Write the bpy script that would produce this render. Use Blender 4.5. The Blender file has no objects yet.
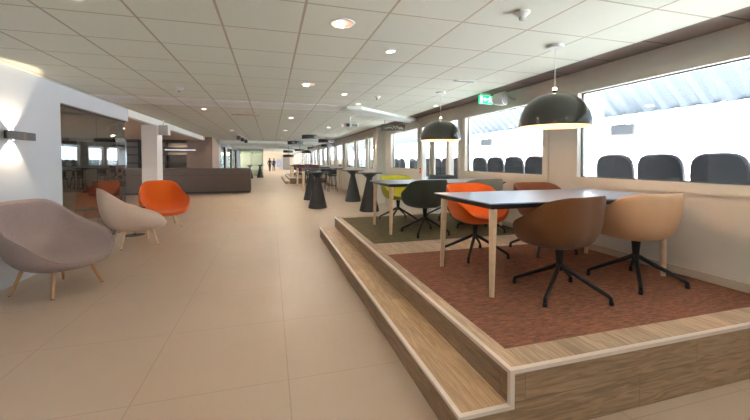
import bpy, bmesh, math, random
from mathutils import Vector, Matrix
random.seed(7)
PI = math.pi
sc = bpy.context.scene
COL = sc.collection

# ------------------------------------------------------------------ materials
def nd(nt, t, **kw):
    n = nt.nodes.new(t)
    for k, v in kw.items():
        if hasattr(n, k):
            setattr(n, k, v)
        else:
            n.inputs[k.replace('_', ' ')].default_value = v
    return n

def mat(name, col, rough=.6, metal=0., var=.0, scale=40., bump=0., spec=None, coat=0., emit=None, estr=0., sheen=0., bscale=None, coords='Object'):
    m = bpy.data.materials.new(name); m.use_nodes = True
    nt = m.node_tree; b = nt.nodes['Principled BSDF']
    b.inputs['Base Color'].default_value = (*col, 1)
    b.inputs['Roughness'].default_value = rough
    b.inputs['Metallic'].default_value = metal
    if spec is not None: b.inputs['Specular IOR Level'].default_value = spec
    if coat: b.inputs['Coat Weight'].default_value = coat; b.inputs['Coat Roughness'].default_value = .08
    if sheen: b.inputs['Sheen Weight'].default_value = sheen
    if emit: b.inputs['Emission Color'].default_value = (*emit, 1); b.inputs['Emission Strength'].default_value = estr
    if var or bump:
        tc = nd(nt, 'ShaderNodeTexCoord')
        nz = nd(nt, 'ShaderNodeTexNoise'); nz.inputs['Scale'].default_value = scale; nz.inputs['Detail'].default_value = 4
        nt.links.new(tc.outputs[coords], nz.inputs['Vector'])
        if var:
            r = nd(nt, 'ShaderNodeValToRGB')
            r.color_ramp.elements[0].position = .3; r.color_ramp.elements[1].position = .7
            r.color_ramp.elements[0].color = (*[c * (1 - var) for c in col], 1)
            r.color_ramp.elements[1].color = (*[min(1, c * (1 + var)) for c in col], 1)
            nt.links.new(nz.outputs['Fac'], r.inputs['Fac']); nt.links.new(r.outputs['Color'], b.inputs['Base Color'])
        if bump:
            nb = nz
            if bscale:
                nb = nd(nt, 'ShaderNodeTexNoise'); nb.inputs['Scale'].default_value = bscale; nb.inputs['Detail'].default_value = 3
                nt.links.new(tc.outputs[coords], nb.inputs['Vector'])
            bp = nd(nt, 'ShaderNodeBump'); bp.inputs['Strength'].default_value = bump; bp.inputs['Distance'].default_value = .01
            nt.links.new(nb.outputs['Fac'], bp.inputs['Height']); nt.links.new(bp.outputs['Normal'], b.inputs['Normal'])
    return m

def fabric(name, col, var=.22):
    return mat(name, col, rough=.92, var=var, scale=160, bump=.25, bscale=420, spec=.2, sheen=.15)

def wood_planks(name, along, across, c1, c2, length=1.1, width=.13, grain=1.0, rough=.45):
    """floor boards in world metres; along / across are axis letters"""
    m = bpy.data.materials.new(name); m.use_nodes = True
    nt = m.node_tree; b = nt.nodes['Principled BSDF']; L = nt.links.new
    g = nd(nt, 'ShaderNodeNewGeometry'); s = nd(nt, 'ShaderNodeSeparateXYZ'); L(g.outputs['Position'], s.inputs[0])
    c = nd(nt, 'ShaderNodeCombineXYZ'); L(s.outputs[along], c.inputs[0]); L(s.outputs[across], c.inputs[1])
    br = nd(nt, 'ShaderNodeTexBrick'); L(c.outputs[0], br.inputs['Vector'])
    br.inputs['Color1'].default_value = (0, 0, 0, 1); br.inputs['Color2'].default_value = (1, 1, 1, 1); br.inputs['Mortar'].default_value = (.5, .5, .5, 1)
    br.inputs['Scale'].default_value = 1; br.inputs['Brick Width'].default_value = length; br.inputs['Row Height'].default_value = width
    br.inputs['Mortar Size'].default_value = .0012; br.offset = .37
    mp = nd(nt, 'ShaderNodeVectorMath', operation='MULTIPLY'); mp.inputs[1].default_value = (3.2, 30, 1); L(c.outputs[0], mp.inputs[0])
    ad = nd(nt, 'ShaderNodeVectorMath', operation='ADD'); L(mp.outputs[0], ad.inputs[0]); L(br.outputs['Color'], ad.inputs[1])
    sx = nd(nt, 'ShaderNodeVectorMath', operation='SCALE'); sx.inputs['Scale'].default_value = 9.; L(br.outputs['Color'], sx.inputs[0]); L(sx.outputs[0], ad.inputs[1])
    n1 = nd(nt, 'ShaderNodeTexNoise'); n1.inputs['Scale'].default_value = 1.0; n1.inputs['Detail'].default_value = 6; n1.inputs['Distortion'].default_value = 1.6
    L(ad.outputs[0], n1.inputs['Vector'])
    r = nd(nt, 'ShaderNodeValToRGB'); r.color_ramp.elements[0].position = .32; r.color_ramp.elements[1].position = .68
    r.color_ramp.elements[0].color = (*c1, 1); r.color_ramp.elements[1].color = (*c2, 1); L(n1.outputs['Fac'], r.inputs[0])
    hv = nd(nt, 'ShaderNodeHueSaturation'); L(r.outputs[0], hv.inputs['Color'])
    mr = nd(nt, 'ShaderNodeMapRange'); mr.inputs['To Min'].default_value = 1 - .18 * grain; mr.inputs['To Max'].default_value = 1 + .18 * grain
    L(br.outputs['Color'], mr.inputs['Value']); L(mr.outputs[0], hv.inputs['Value'])
    mx = nd(nt, 'ShaderNodeMix', data_type='RGBA'); L(br.outputs['Fac'], mx.inputs['Factor']); L(hv.outputs[0], mx.inputs[6]); mx.inputs[7].default_value = (*[x * .45 for x in c1], 1)
    L(mx.outputs[2], b.inputs['Base Color']); b.inputs['Roughness'].default_value = rough
    return m

def carpet_mat(name, c1, c2, c3):
    m = bpy.data.materials.new(name); m.use_nodes = True
    nt = m.node_tree; b = nt.nodes['Principled BSDF']; L = nt.links.new
    g = nd(nt, 'ShaderNodeNewGeometry')
    mp = nd(nt, 'ShaderNodeVectorMath', operation='MULTIPLY'); mp.inputs[1].default_value = (16, 75, 1); L(g.outputs['Position'], mp.inputs[0])
    n = nd(nt, 'ShaderNodeTexNoise'); n.inputs['Scale'].default_value = 1.; n.inputs['Detail'].default_value = 5; n.inputs['Roughness'].default_value = .7; L(mp.outputs[0], n.inputs['Vector'])
    r = nd(nt, 'ShaderNodeValToRGB'); e = r.color_ramp.elements
    e[0].position = .35; e[0].color = (*c1, 1); e[1].position = .68; e[1].color = (*c3, 1); k = e.new(.5); k.color = (*c2, 1)
    L(n.outputs['Fac'], r.inputs[0]); L(r.outputs[0], b.inputs['Base Color'])
    n2 = nd(nt, 'ShaderNodeTexNoise'); n2.inputs['Scale'].default_value = 260.; L(g.outputs['Position'], n2.inputs['Vector'])
    bp = nd(nt, 'ShaderNodeBump'); bp.inputs['Strength'].default_value = .5; bp.inputs['Distance'].default_value = .004; L(n2.outputs['Fac'], bp.inputs['Height']); L(bp.outputs[0], b.inputs['Normal'])
    b.inputs['Roughness'].default_value = .95; b.inputs['Specular IOR Level'].default_value = .1
    return m

def grid_mat(name, col, joint, size, ox, oy, jw, rough, var=.05, nscale=1.2, bump=0., speck=0., rvar=0., sx=1., sy=1.):
    """square tiles with joints in world X/Y metres"""
    m = bpy.data.materials.new(name); m.use_nodes = True
    nt = m.node_tree; b = nt.nodes['Principled BSDF']; L = nt.links.new
    g = nd(nt, 'ShaderNodeNewGeometry'); s = nd(nt, 'ShaderNodeSeparateXYZ'); L(g.outputs['Position'], s.inputs[0])
    masks = []
    for ax, o, sz in (('X', ox, size * sx), ('Y', oy, size * sy)):
        a = nd(nt, 'ShaderNodeMath', operation='SUBTRACT'); L(s.outputs[ax], a.inputs[0]); a.inputs[1].default_value = o - 300 * sz - sz / 2
        w = nd(nt, 'ShaderNodeMath', operation='MODULO'); L(a.outputs[0], w.inputs[0]); w.inputs[1].default_value = sz
        d = nd(nt, 'ShaderNodeMath', operation='SUBTRACT'); L(w.outputs[0], d.inputs[0]); d.inputs[1].default_value = sz / 2
        ab = nd(nt, 'ShaderNodeMath', operation='ABSOLUTE'); L(d.outputs[0], ab.inputs[0])
        lt = nd(nt, 'ShaderNodeMath', operation='LESS_THAN'); L(ab.outputs[0], lt.inputs[0]); lt.inputs[1].default_value = jw / 2 if ax == 'Y' else jw / 2 * 1.25
        masks.append(lt)
    mxm = nd(nt, 'ShaderNodeMath', operation='MAXIMUM'); L(masks[0].outputs[0], mxm.inputs[0]); L(masks[1].outputs[0], mxm.inputs[1])
    n = nd(nt, 'ShaderNodeTexNoise'); n.inputs['Scale'].default_value = nscale; n.inputs['Detail'].default_value = 5; L(g.outputs['Position'], n.inputs['Vector'])
    r = nd(nt, 'ShaderNodeValToRGB'); r.color_ramp.elements[0].position = .3; r.color_ramp.elements[1].position = .7
    r.color_ramp.elements[0].color = (*[c * (1 - var) for c in col], 1); r.color_ramp.elements[1].color = (*[min(1, c * (1 + var)) for c in col], 1)
    L(n.outputs['Fac'], r.inputs[0])
    mx = nd(nt, 'ShaderNodeMix', data_type='RGBA'); L(mxm.outputs[0], mx.inputs['Factor']); L(r.outputs[0], mx.inputs[6]); mx.inputs[7].default_value = (*joint, 1)
    L(mx.outputs[2], b.inputs['Base Color']); b.inputs['Roughness'].default_value = rough
    if rvar:
        mr = nd(nt, 'ShaderNodeMapRange'); mr.inputs['To Min'].default_value = rough - rvar; mr.inputs['To Max'].default_value = rough + rvar
        L(n.outputs['Fac'], mr.inputs['Value']); L(mr.outputs[0], b.inputs['Roughness'])
    if bump:
        bp = nd(nt, 'ShaderNodeBump'); bp.inputs['Strength'].default_value = bump; bp.inputs['Distance'].default_value = .01
        iv = nd(nt, 'ShaderNodeMath', operation='SUBTRACT'); iv.inputs[0].default_value = 1.; L(mxm.outputs[0], iv.inputs[1]); L(iv.outputs[0], bp.inputs['Height']); L(bp.outputs[0], b.inputs['Normal'])
    return m

def glass_mat(name, tint=(1, 1, 1), ior=1.5, gloss=1., rough=0.):
    """thin architectural pane: tinted transmission plus Fresnel reflection"""
    m = bpy.data.materials.new(name); m.use_nodes = True
    nt = m.node_tree; nt.nodes.clear(); L = nt.links.new
    o = nd(nt, 'ShaderNodeOutputMaterial'); t = nd(nt, 'ShaderNodeBsdfTransparent'); t.inputs['Color'].default_value = (*tint, 1)
    gl = nd(nt, 'ShaderNodeBsdfGlossy'); gl.inputs['Roughness'].default_value = rough
    lw = nd(nt, 'ShaderNodeLayerWeight'); lw.inputs['Blend'].default_value = .5
    pw = nd(nt, 'ShaderNodeMath', operation='POWER'); L(lw.outputs['Facing'], pw.inputs[0]); pw.inputs[1].default_value = 5.
    r0 = ((ior - 1) / (ior + 1)) ** 2
    ml = nd(nt, 'ShaderNodeMath', operation='MULTIPLY_ADD'); L(pw.outputs[0], ml.inputs[0]); ml.inputs[1].default_value = (1 - r0) * gloss; ml.inputs[2].default_value = r0 * gloss; ml.use_clamp = True
    mx = nd(nt, 'ShaderNodeMixShader'); L(ml.outputs[0], mx.inputs[0]); L(t.outputs[0], mx.inputs[1]); L(gl.outputs[0], mx.inputs[2]); L(mx.outputs[0], o.inputs[0])
    return m

M = {}
M['floor'] = grid_mat('beige stone tile', (.465, .352, .265), (.36, .27, .20), .9, .1, .55, .006, .38, var=.04, nscale=1.1, sx=1., sy=1.)
M['ceil'] = grid_mat('cream ceiling tile', (.84, .85, .745), (.56, .48, .38), .6, -2.7577, 2.5093, .015, .85, var=.02, nscale=60, bump=.4)
M['ceil_glow'] = grid_mat('ceiling tile painted glow', (.97, .97, .93), (.70, .62, .54), .6, -2.7577, 2.5093, .018, .6, var=.01, nscale=60)  # whiter colour stands in for a soft glow of light on the tiles
M['ceil_shade'] = grid_mat('ceiling tile painted shade', (.30, .245, .215), (.12, .09, .075), .6, 3.2, 2.5093, .02, .9, var=.03, nscale=60)  # darker colour holds the shade of the ceiling strip above the windows
M['soffit'] = mat('beige soffit plaster', (.60, .49, .40), .8, var=.03, scale=3)
M['white_wall'] = mat('white wall paint', (.60, .63, .68), .75, var=.015, scale=2.5)
M['fascia'] = mat('white fascia paint', (.88, .92, .89), .5)
M['warm_wall'] = mat('warm white wall paint', (.72, .67, .60), .7, var=.02, scale=2.5)
M['frame'] = mat('painted window frame', (.70, .66, .58), .45)
M['pillar'] = mat('pale rose pillar paint', (.92, .87, .85), .6)
M['brown_wall'] = mat('brown wall panel', (.27, .185, .15), .6, var=.06, scale=3)
M['dark_wall'] = mat('dark brown back wall', (.16, .135, .12), .6, var=.1, scale=3)
M['end_wall'] = mat('pale end wall paint', (.75, .68, .58), .7)
M['plank_y'] = wood_planks('oak boards lengthwise', 'Y', 'X', (.33, .215, .135), (.56, .41, .28), 1.3, .16)
M['plank_step'] = wood_planks('oak step boards', 'Y', 'X', (.35, .21, .11), (.57, .385, .225), 1.5, .145)
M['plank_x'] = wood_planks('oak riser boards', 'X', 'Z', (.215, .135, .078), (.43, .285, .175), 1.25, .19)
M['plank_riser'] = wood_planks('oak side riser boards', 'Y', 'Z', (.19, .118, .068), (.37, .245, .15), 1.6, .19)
M['nosing'] = mat('pale rose aluminium', (.78, .69, .64), .4, metal=.25)
M['carpet_red'] = carpet_mat('rust loop carpet', (.085, .05, .042), (.19, .08, .05), (.31, .125, .07))
M['carpet_green'] = carpet_mat('olive loop carpet', (.075, .062, .034), (.135, .11, .058), (.20, .165, .09))
M['skirt'] = mat('beige skirting', (.56, .46, .36), .5)
M['glass'] = glass_mat('clear glass', (.90, .95, .98))
M['glass_dark'] = glass_mat('smoked partition glass', (.72, .74, .74), ior=1.62, gloss=1.7)
M['glass_green'] = glass_mat('frosted green glass', (.62, .72, .70), ior=1.5, gloss=1.2, rough=.1)
M['seal'] = mat('dark glazing seal', (.05, .05, .055), .5)
M['table_top'] = mat('blue grey laminate', (.17, .235, .345), .30, var=.03, scale=4, spec=.6)
M['table_edge'] = mat('charcoal table edge', (.028, .03, .036), .5)
M['ash'] = mat('pale ash wood', (.72, .52, .35), .5, var=.1, scale=14)
M['oak_leg'] = mat('oiled oak leg', (.50, .29, .14), .45, var=.12, scale=14)
M['black_metal'] = mat('black powder coat', (.009, .0095, .01), .42, spec=.35)
M['glide'] = mat('black nylon glide', (.008, .008, .008), .5)
M['f_brown'] = fabric('cognac wool', (.12, .046, .015))
M['f_tan'] = mat('tan shell', (.58, .345, .20), .5, var=.03, scale=4)
M['f_orange'] = fabric('orange wool', (.66, .115, .012), .12)
M['f_dark_brown'] = fabric('brown wool', (.17, .064, .032))
M['f_green'] = fabric('dark green wool', (.035, .046, .036))
M['f_lime'] = fabric('lime wool', (.40, .41, .035), .12)
M['f_petrol'] = fabric('petrol wool', (.055, .08, .085))
M['f_sage'] = fabric('sage grey wool', (.24, .26, .225))
M['f_lilac'] = fabric('mauve grey wool', (.36, .275, .26), .2)
M['f_beige'] = fabric('rose beige wool', (.86, .67, .55), .12)
M['f_wine'] = fabric('wine red wool', (.16, .03, .05))
M['f_black'] = fabric('black wool', (.02, .02, .022))
M['lamp_black'] = mat('glossy bronze black enamel', (.014, .015, .011), .2, spec=.4, coat=.25)
M['lamp_inside'] = mat('gilded lamp inside', (.85, .50, .30), .45, emit=(1., .55, .30), estr=.45)
M['bulb'] = mat('glowing bulb', (1, .9, .75), .4, emit=(1., .82, .55), estr=6.)
M['down_glow'] = mat('downlight glow', (1, .95, .88), .4, emit=(1., .93, .82), estr=7.)
M['chrome'] = mat('polished chrome', (.75, .75, .77), .15, metal=1.)
M['copper_glow'] = mat('warm reflector', (.85, .45, .33), .3, emit=(1., .45, .3), estr=.5)
M['cone'] = mat('graphite table cone', (.022, .022, .025), .5, var=.06, scale=6)
M['cone_top'] = mat('dark bar table top', (.055, .052, .05), .25)
M['counter'] = mat('dark umber laminate', (.085, .060, .050), .5, var=.05, scale=3)
M['counter_top'] = mat('dark umber counter top', (.075, .062, .055), .3)
M['white_plastic'] = mat('white plastic', (.80, .80, .78), .4)
M['grey_plastic'] = mat('grey plastic', (.36, .35, .34), .5)
M['tan_plastic'] = mat('tan grey grille cloth', (.30, .24, .20), .8)
M['screen'] = mat('black glossy screen', (.006, .008, .012), .12, coat=.5)
M['exit_green'] = mat('exit green light', (.0, .45, .16), .4, emit=(.0, .75, .25), estr=.9)
M['exit_white'] = mat('exit white light', (1, 1, 1), .4, emit=(1, 1, 1), estr=1.1)
M['red'] = mat('red enamel', (.70, .06, .02), .4)
M['gold'] = mat('dull gold print', (.42, .33, .2), .6, var=.3, scale=30)
M['sconce'] = mat('anthracite lamp housing', (.045, .042, .045), .4, var=.1, scale=10)
M['sconce_brown'] = mat('brown lamp band', (.16, .07, .03), .4)
M['shelf'] = mat('black brown shelf', (.022, .018, .016), .45)
M['shelf_back'] = mat('grey shelf back panel', (.22, .20, .185), .5)
M['led'] = mat('cool led tube', (1, 1, 1), .4, emit=(.75, .87, 1.), estr=.6)
M['amber'] = mat('amber bottle glass', (.30, .10, .02), .15)
M['green_bottle'] = mat('green bottle glass', (.03, .12, .05), .15)
M['clear_bottle'] = mat('pale bottle glass', (.55, .6, .62), .15)
M['seat_black'] = mat('black outdoor seat', (.007, .009, .014), .5, spec=.3)
M['roof'] = mat('corrugated roof sheet', (.036, .046, .058), .55, var=.03, scale=2)
M['gutter'] = mat('grey blue gutter', (.22, .27, .33), .5)
M['terrace'] = mat('pale terrace concrete', (.58, .57, .56), .9, var=.05, scale=2)
M['stand'] = mat('pale grandstand concrete', (.30, .30, .31), .9)
M['stand_red'] = mat('faded red seating', (.13, .055, .05), .8)
M['stand_blue'] = mat('faded grey blue cladding', (.10, .12, .15), .8)
M['skin'] = mat('skin', (.55, .33, .24), .6)
M['cloth_dark'] = mat('dark navy cloth', (.02, .022, .035), .9)
M['cloth_black'] = mat('black cloth', (.013, .012, .014), .9)
M['hair'] = mat('dark hair', (.03, .018, .012), .8)
M['poster'] = mat('pale blue poster', (.45, .52, .72), .5, var=.2, scale=2)
M['grey_panel'] = mat('grey door leaf', (.36, .36, .36), .5)
M['leaf'] = mat('plant leaf', (.05, .16, .04), .5)

# ------------------------------------------------------------------ mesh builder
class MB:
    def __init__(s): s.v = []; s.f = []
    def add(s, vs, fs):
        o = len(s.v); s.v += [tuple(v) for v in vs]; s.f += [tuple(i + o for i in f) for f in fs]; return s
    def box(s, x0, x1, y0, y1, z0, z1):
        return s.add([(x0, y0, z0), (x1, y0, z0), (x1, y1, z0), (x0, y1, z0), (x0, y0, z1), (x1, y0, z1), (x1, y1, z1), (x0, y1, z1)],
                     [(0, 3, 2, 1), (4, 5, 6, 7), (0, 1, 5, 4), (1, 2, 6, 5), (2, 3, 7, 6), (3, 0, 4, 7)])
    def prism(s, poly, z0, z1, fn=lambda a, b, c: (a, b, c)):
        n = len(poly)
        return s.add([fn(a, b, z0) for a, b in poly] + [fn(a, b, z1) for a, b in poly],
                     [tuple(range(n - 1, -1, -1)), tuple(range(n, 2 * n))] + [(i, (i + 1) % n, n + (i + 1) % n, n + i) for i in range(n)])
    def lathe(s, prof, n=32, c=(0, 0, 0), cap=True):
        vs = []; fs = []
        for r, z in prof:
            for k in range(n):
                a = 2 * PI * k / n; vs.append((c[0] + r * math.cos(a), c[1] + r * math.sin(a), c[2] + z))
        for i in range(len(prof) - 1):
            for k in range(n):
                fs.append((i * n + k, i * n + (k + 1) % n, (i + 1) * n + (k + 1) % n, (i + 1) * n + k))
        if cap:
            fs.append(tuple(range(n - 1, -1, -1))); fs.append(tuple((len(prof) - 1) * n + k for k in range(n)))
        return s.add(vs, fs)
    def tube(s, pts, rad, n=12, closed=False):
        pts = [Vector(p) for p in pts]; m = len(pts)
        if not isinstance(rad, (list, tuple)): rad = [rad] * m
        vs = []; fs = []; up = None
        for i, p in enumerate(pts):
            a = pts[(i - 1) % m] if closed or i > 0 else p; b = pts[(i + 1) % m] if closed or i < m - 1 else p
            t = (b - a).normalized()
            if up is None:
                up = Vector((0, 0, 1)) if abs(t.z) < .9 else Vector((1, 0, 0))
            x = up.cross(t).normalized(); y = t.cross(x).normalized(); up = y
            for k in range(n):
                q = 2 * PI * k / n; vs.append(p + x * math.cos(q) * rad[i] + y * math.sin(q) * rad[i])
        for i in range(m if closed else m - 1):
            j = (i + 1) % m
            for k in range(n):
                fs.append((i * n + k, i * n + (k + 1) % n, j * n + (k + 1) % n, j * n + k))
        if not closed:
            fs.append(tuple(range(n - 1, -1, -1))); fs.append(tuple((m - 1) * n + k for k in range(n)))
        return s.add(vs, fs)
    def xf(s, mtx):
        s.v = [tuple(mtx @ Vector(v)) for v in s.v]; return s
    def build(s, name, m, parent=None, bevel=0., smooth=35, subsurf=0, loc=None):
        me = bpy.data.meshes.new(name); me.from_pydata(s.v, [], s.f); me.update()
        bm = bmesh.new(); bm.from_mesh(me); bmesh.ops.recalc_face_normals(bm, faces=bm.faces); bm.to_mesh(me); bm.free()
        ms = m if isinstance(m, list) else [m]
        for q in ms: me.materials.append(q)
        if smooth:
            for p in me.polygons: p.use_smooth = True
            me.set_sharp_from_angle(angle=math.radians(smooth))
        o = bpy.data.objects.new(name, me); COL.objects.link(o)
        if parent: o.parent = parent
        if loc: o.location = loc
        if bevel:
            b = o.modifiers.new('bevel', 'BEVEL'); b.width = bevel; b.segments = 2; b.limit_method = 'ANGLE'; b.harden_normals = False
        if subsurf:
            q = o.modifiers.new('sub', 'SUBSURF'); q.levels = subsurf; q.render_levels = subsurf
        return o

def tag(o, label=None, cat=None, group=None, kind=None):
    if label: o['label'] = label
    if cat: o['category'] = cat
    if group: o['group'] = group
    if kind: o['kind'] = kind
    return o
def thing(name, label, cat, loc=(0, 0, 0), rz=0., group=None):
    o = bpy.data.objects.new(name, None); COL.objects.link(o); o.location = loc; o.rotation_euler = (0, 0, rz)
    o.empty_display_size = .1
    return tag(o, label, cat, group)
def struct(name, mb, m, bevel=0., smooth=0, parent=None):
    o = mb.build(name, m, parent, bevel, smooth); o['kind'] = 'structure'; return o
def dup(root, loc, rz=None, label=None, group=None, mats=None):
    """copy of a thing with its parts and their sub-parts; mats swaps materials by part name"""
    def rec(o, par):
        c = o.copy(); COL.objects.link(c)
        if par: c.parent = par
        if mats and o.data and o.type == 'MESH':
            base = o.name.split('.')[0]
            if base in mats:
                c.data = o.data.copy(); c.data.materials.clear(); c.data.materials.append(mats[base])
        for ch in o.children: rec(ch, c)
        return c
    c = rec(root, None); c.location = loc
    if rz is not None: c.rotation_euler = (0, 0, rz)
    if label: c['label'] = label
    if group: c['group'] = group
    elif 'group' in c and group == '': del c['group']
    return c
def lamp(kind, loc, power, parent=None, color=(1, 1, 1), **kw):
    l = bpy.data.lights.new('lamp_light', kind); l.energy = power; l.color = color
    for k, v in kw.items(): setattr(l, k, v)
    o = bpy.data.objects.new('lamp_light', l); COL.objects.link(o); o.location = loc
    if parent: o.parent = parent
    return o
def catmull(P, n, closed=True):
    P = [Vector(p) for p in P]; m = len(P); out = []
    for i in range(m if closed else m - 1):
        p0, p1, p2, p3 = (P[(i - 1) % m], P[i], P[(i + 1) % m], P[(i + 2) % m]) if closed else (P[max(i - 1, 0)], P[i], P[i + 1], P[min(i + 2, m - 1)])
        for k in range(n):
            t = k / n
            out.append(.5 * ((2 * p1) + (p2 - p0) * t + (2 * p0 - 5 * p1 + 4 * p2 - p3) * t * t + (3 * p1 - p0 - 3 * p2 + p3) * t ** 3))
    if not closed: out.append(P[-1])
    return out

# ------------------------------------------------------------------ setting
CZ = 2.504; PZ = .363; TR = .1816
XP, XS, YF, YB, XW = 1.162, .876, 1.5155, 6.676, 3.68
struct('floor', MB().box(-9, 3.95, -14.2, 62, -.2, 0), M['floor'])
c = MB().box(-2.85, 3.22, -14.2, 62, CZ, CZ + .1)
c.box(-9, -2.85, 17.75, 62, CZ, CZ + .1)
struct('ceiling', c, M['ceil'])
struct('trim_1', MB().box(3.22, 3.95, -14.2, 62, CZ + .03, CZ + .12), M['ceil_shade'])
struct('ceiling_glow_band', MB().box(-2.83, 1.75, 6.92, 7.72, CZ - .006, CZ + .02), M['ceil_glow'])  # light streak across the ceiling, painted as a strip of whiter tiles
# diagonal white bulkhead under the ceiling
struct('beam_diagonal', MB().prism([(1.45, 6.95), (1.75, 6.92), (3.66, 8.62), (3.66, 9.15), (1.55, 7.38)], CZ - .055, CZ + .02), M['fascia'])
struct('beam_far', MB().box(-2.6, 3.3, 20.3, 20.9, 2.37, CZ + .02), M['fascia'])
struct('beam_farther', MB().box(-2.6, 3.3, 27.0, 27.8, 2.34, CZ + .02), M['fascia'])
struct('ceiling_soffit', MB().box(-9, -2.86, 8.63, 17.8, 2.36, 2.56), M['soffit'])
struct('ceiling_meeting', MB().box(-9, -2.95, -14.2, 8.63, 2.40, 2.56), M['soffit'])
# left wall with the glass partition
w = MB().box(-3.0, -2.85, -14, 6.12, 0, CZ + .03); w.box(-3.0, -2.85, 6.12, 8.63, 2.25, CZ + .03)
struct('wall_left', w, M['white_wall'])
struct('fascia_left', MB().box(-2.97, -2.845, 8.63, 17.3, 2.352, CZ + .02), M['fascia'])
g = struct('window_1', MB().box(-2.945, -2.90, 6.12, 8.66, 2.225, 2.25).box(-2.945, -2.90, 6.12, 8.66, 0, .02).box(-2.945, -2.9, 6.115, 6.135, 0, 2.25), M['seal'])
struct('pane', MB().box(-2.928, -2.918, 6.135, 7.375, .02, 2.225), M['glass_dark'], parent=g)
struct('pane', MB().box(-2.928, -2.918, 7.383, 8.64, .02, 2.225), M['glass_dark'], parent=g)
# meeting room behind the glass
struct('wall_meeting', MB().box(-7.1, -7.0, -4, 8.6, 0, 2.45).box(-7.1, -3.0, 2.5, 2.6, 0, 2.45), M['dark_wall'])
struct('wall_bar_side', MB().box(-9.1, -9.0, 8.5, 20, 0, 2.6).box(-9.0, -3.7, 19.4, 19.5, 0, 2.6), M['dark_wall'])
struct('wall_bar_end', MB().box(-3.62, -2.56, 17.78, 20.0, 0, CZ + .02), M['brown_wall'])
struct('pillar', MB().box(-3.22, -2.86, 10.62, 11.1, 0, 2.37), M['pillar'])
# far left wall, glazed partition, end wall
w = MB()
for a, b in ((20, 21.2), (23.4, 24.2), (27.0, 27.6), (30.6, 34)): w.box(-2.75, -2.6, a, b, 0, CZ + .02)
w.box(-2.75, -2.6, 20, 34, 2.25, CZ + .02); w.box(-2.75, -2.6, 20, 34, 0, .12)
struct('wall_far_left', w, M['white_wall'])
g = struct('window_2', MB().box(-2.72, -2.64, 21.2, 21.26, .12, 2.25).box(-2.72, -2.64, 23.34, 23.4, .12, 2.25).box(-2.72, -2.64, 24.2, 24.27, .12, 2.25).box(-2.72, -2.64, 26.93, 27.0, .12, 2.25).box(-2.72, -2.64, 27.6, 27.68, .12, 2.25).box(-2.72, -2.64, 30.5, 30.6, .12, 2.25), M['seal'])
for a, b in ((21.26, 23.34), (24.27, 26.93), (27.68, 30.5)):
    struct('pane', MB().box(-2.69, -2.68, a, b, .12, 2.25), M['glass_green'], parent=g)
struct('wall_side_room', MB().box(-6.1, -6.0, 20, 45, 0, 2.6), M['end_wall'])
g = struct('window_3', MB().box(-2.6, -.62, 33.97, 34.03, 2.42, CZ + .02).box(-2.6, -.62, 33.97, 34.03, 0, .06).box(-.68, -.62, 33.97, 34.03, 0, 2.45).box(-1.68, -1.64, 33.97, 34.03, 0, 2.45), M['frame'])
struct('pane', MB().box(-2.6, -1.68, 33.99, 34.01, .06, 2.42), M['glass_green'], parent=g)
struct('pane', MB().box(-1.64, -.68, 33.99, 34.01, .06, 2.42), M['glass_green'], parent=g)
struct('wall_end', MB().box(-6.1, 3.7, 60, 60.2, 0, 2.6), M['end_wall'])
# near right wall: full-height pieces around openings
def wall_with_openings(name, x0, x1, y0, y1, ztop, ops, m):
    w = MB(); ys = y0
    for a, b, z0, z1 in sorted(ops):
        if a > ys: w.box(x0, x1, ys, a, 0, ztop)
        if z0 > 0: w.box(x0, x1, a, b, 0, z0)
        w.box(x0, x1, a, b, z1, ztop); ys = b
    if ys < y1: w.box(x0, x1, ys, y1, 0, ztop)
    return struct(name, w, m)
near_ops = [(-8.6, -5., 1.125, 2.36), (-4.4, -.8, 1.125, 2.36), (-.2, 3.66, 1.125, 2.36), (4.05, 6.33, 1.125, 2.36), (6.42, 8.42, 0, 2.36), (8.5, 10.8, 1.125, 2.36)]
wall_with_openings('wall_right', XW, XW + .12, -14, 11.42, CZ + .05, near_ops, M['warm_wall'])
def window(n, x, y0, y1, z0, z1, divs, fw=.085, out=.025, m='frame', gx=.05):
    """timber frame set in an opening with panes between mullions"""
    f = MB()
    f.box(x - out, x + .10, y0, y1, z0, z0 + fw); f.box(x - out, x + .10, y0, y1, z1 - fw, z1)
    ys = [y0] + list(divs) + [y1]
    f.box(x - out, x + .10, y0, y0 + fw, z0 + fw, z1 - fw); f.box(x - out, x + .10, y1 - fw, y1, z0 + fw, z1 - fw)
    for d in divs: f.box(x - out * .6, x + .10, d - fw * .45, d + fw * .45, z0 + fw, z1 - fw)
    fr = struct('window_%d' % n, f, M[m])
    s = MB()
    for a, b in zip(ys[:-1], ys[1:]):
        a2 = a + (fw if a == y0 else fw * .45); b2 = b - (fw if b == y1 else fw * .45)
        for q in ((a2, a2 + .012, z0 + fw, z1 - fw), (b2 - .012, b2, z0 + fw, z1 - fw), (a2, b2, z0 + fw, z0 + fw + .012), (a2, b2, z1 - fw - .012, z1 - fw)):
            s.box(x + gx - .012, x + gx + .012, *q)
        struct('pane', MB().box(x + gx - .003, x + gx + .003, a2, b2, z0 + fw, z1 - fw), M['glass'], parent=fr)
    struct('glazing_seal', s, M['seal'], parent=fr)
    return fr
window(4, XW, -.2, 3.66, 1.125, 2.36, [], fw=.10)
window(5, XW, 4.05, 6.33, 1.125, 2.36, [], fw=.10)
window(6, XW, 8.5, 10.8, 1.125, 2.36, [], fw=.09)
for k_, (a_, b_) in enumerate(((-8.6, -5.), (-4.4, -.8))): window(30 + k_, XW, a_, b_, 1.125, 2.36, [], fw=.10)
struct('wall_back', MB().box(-3, 3.8, -14.2, -14, 0, 2.6), M['warm_wall'])
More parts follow.
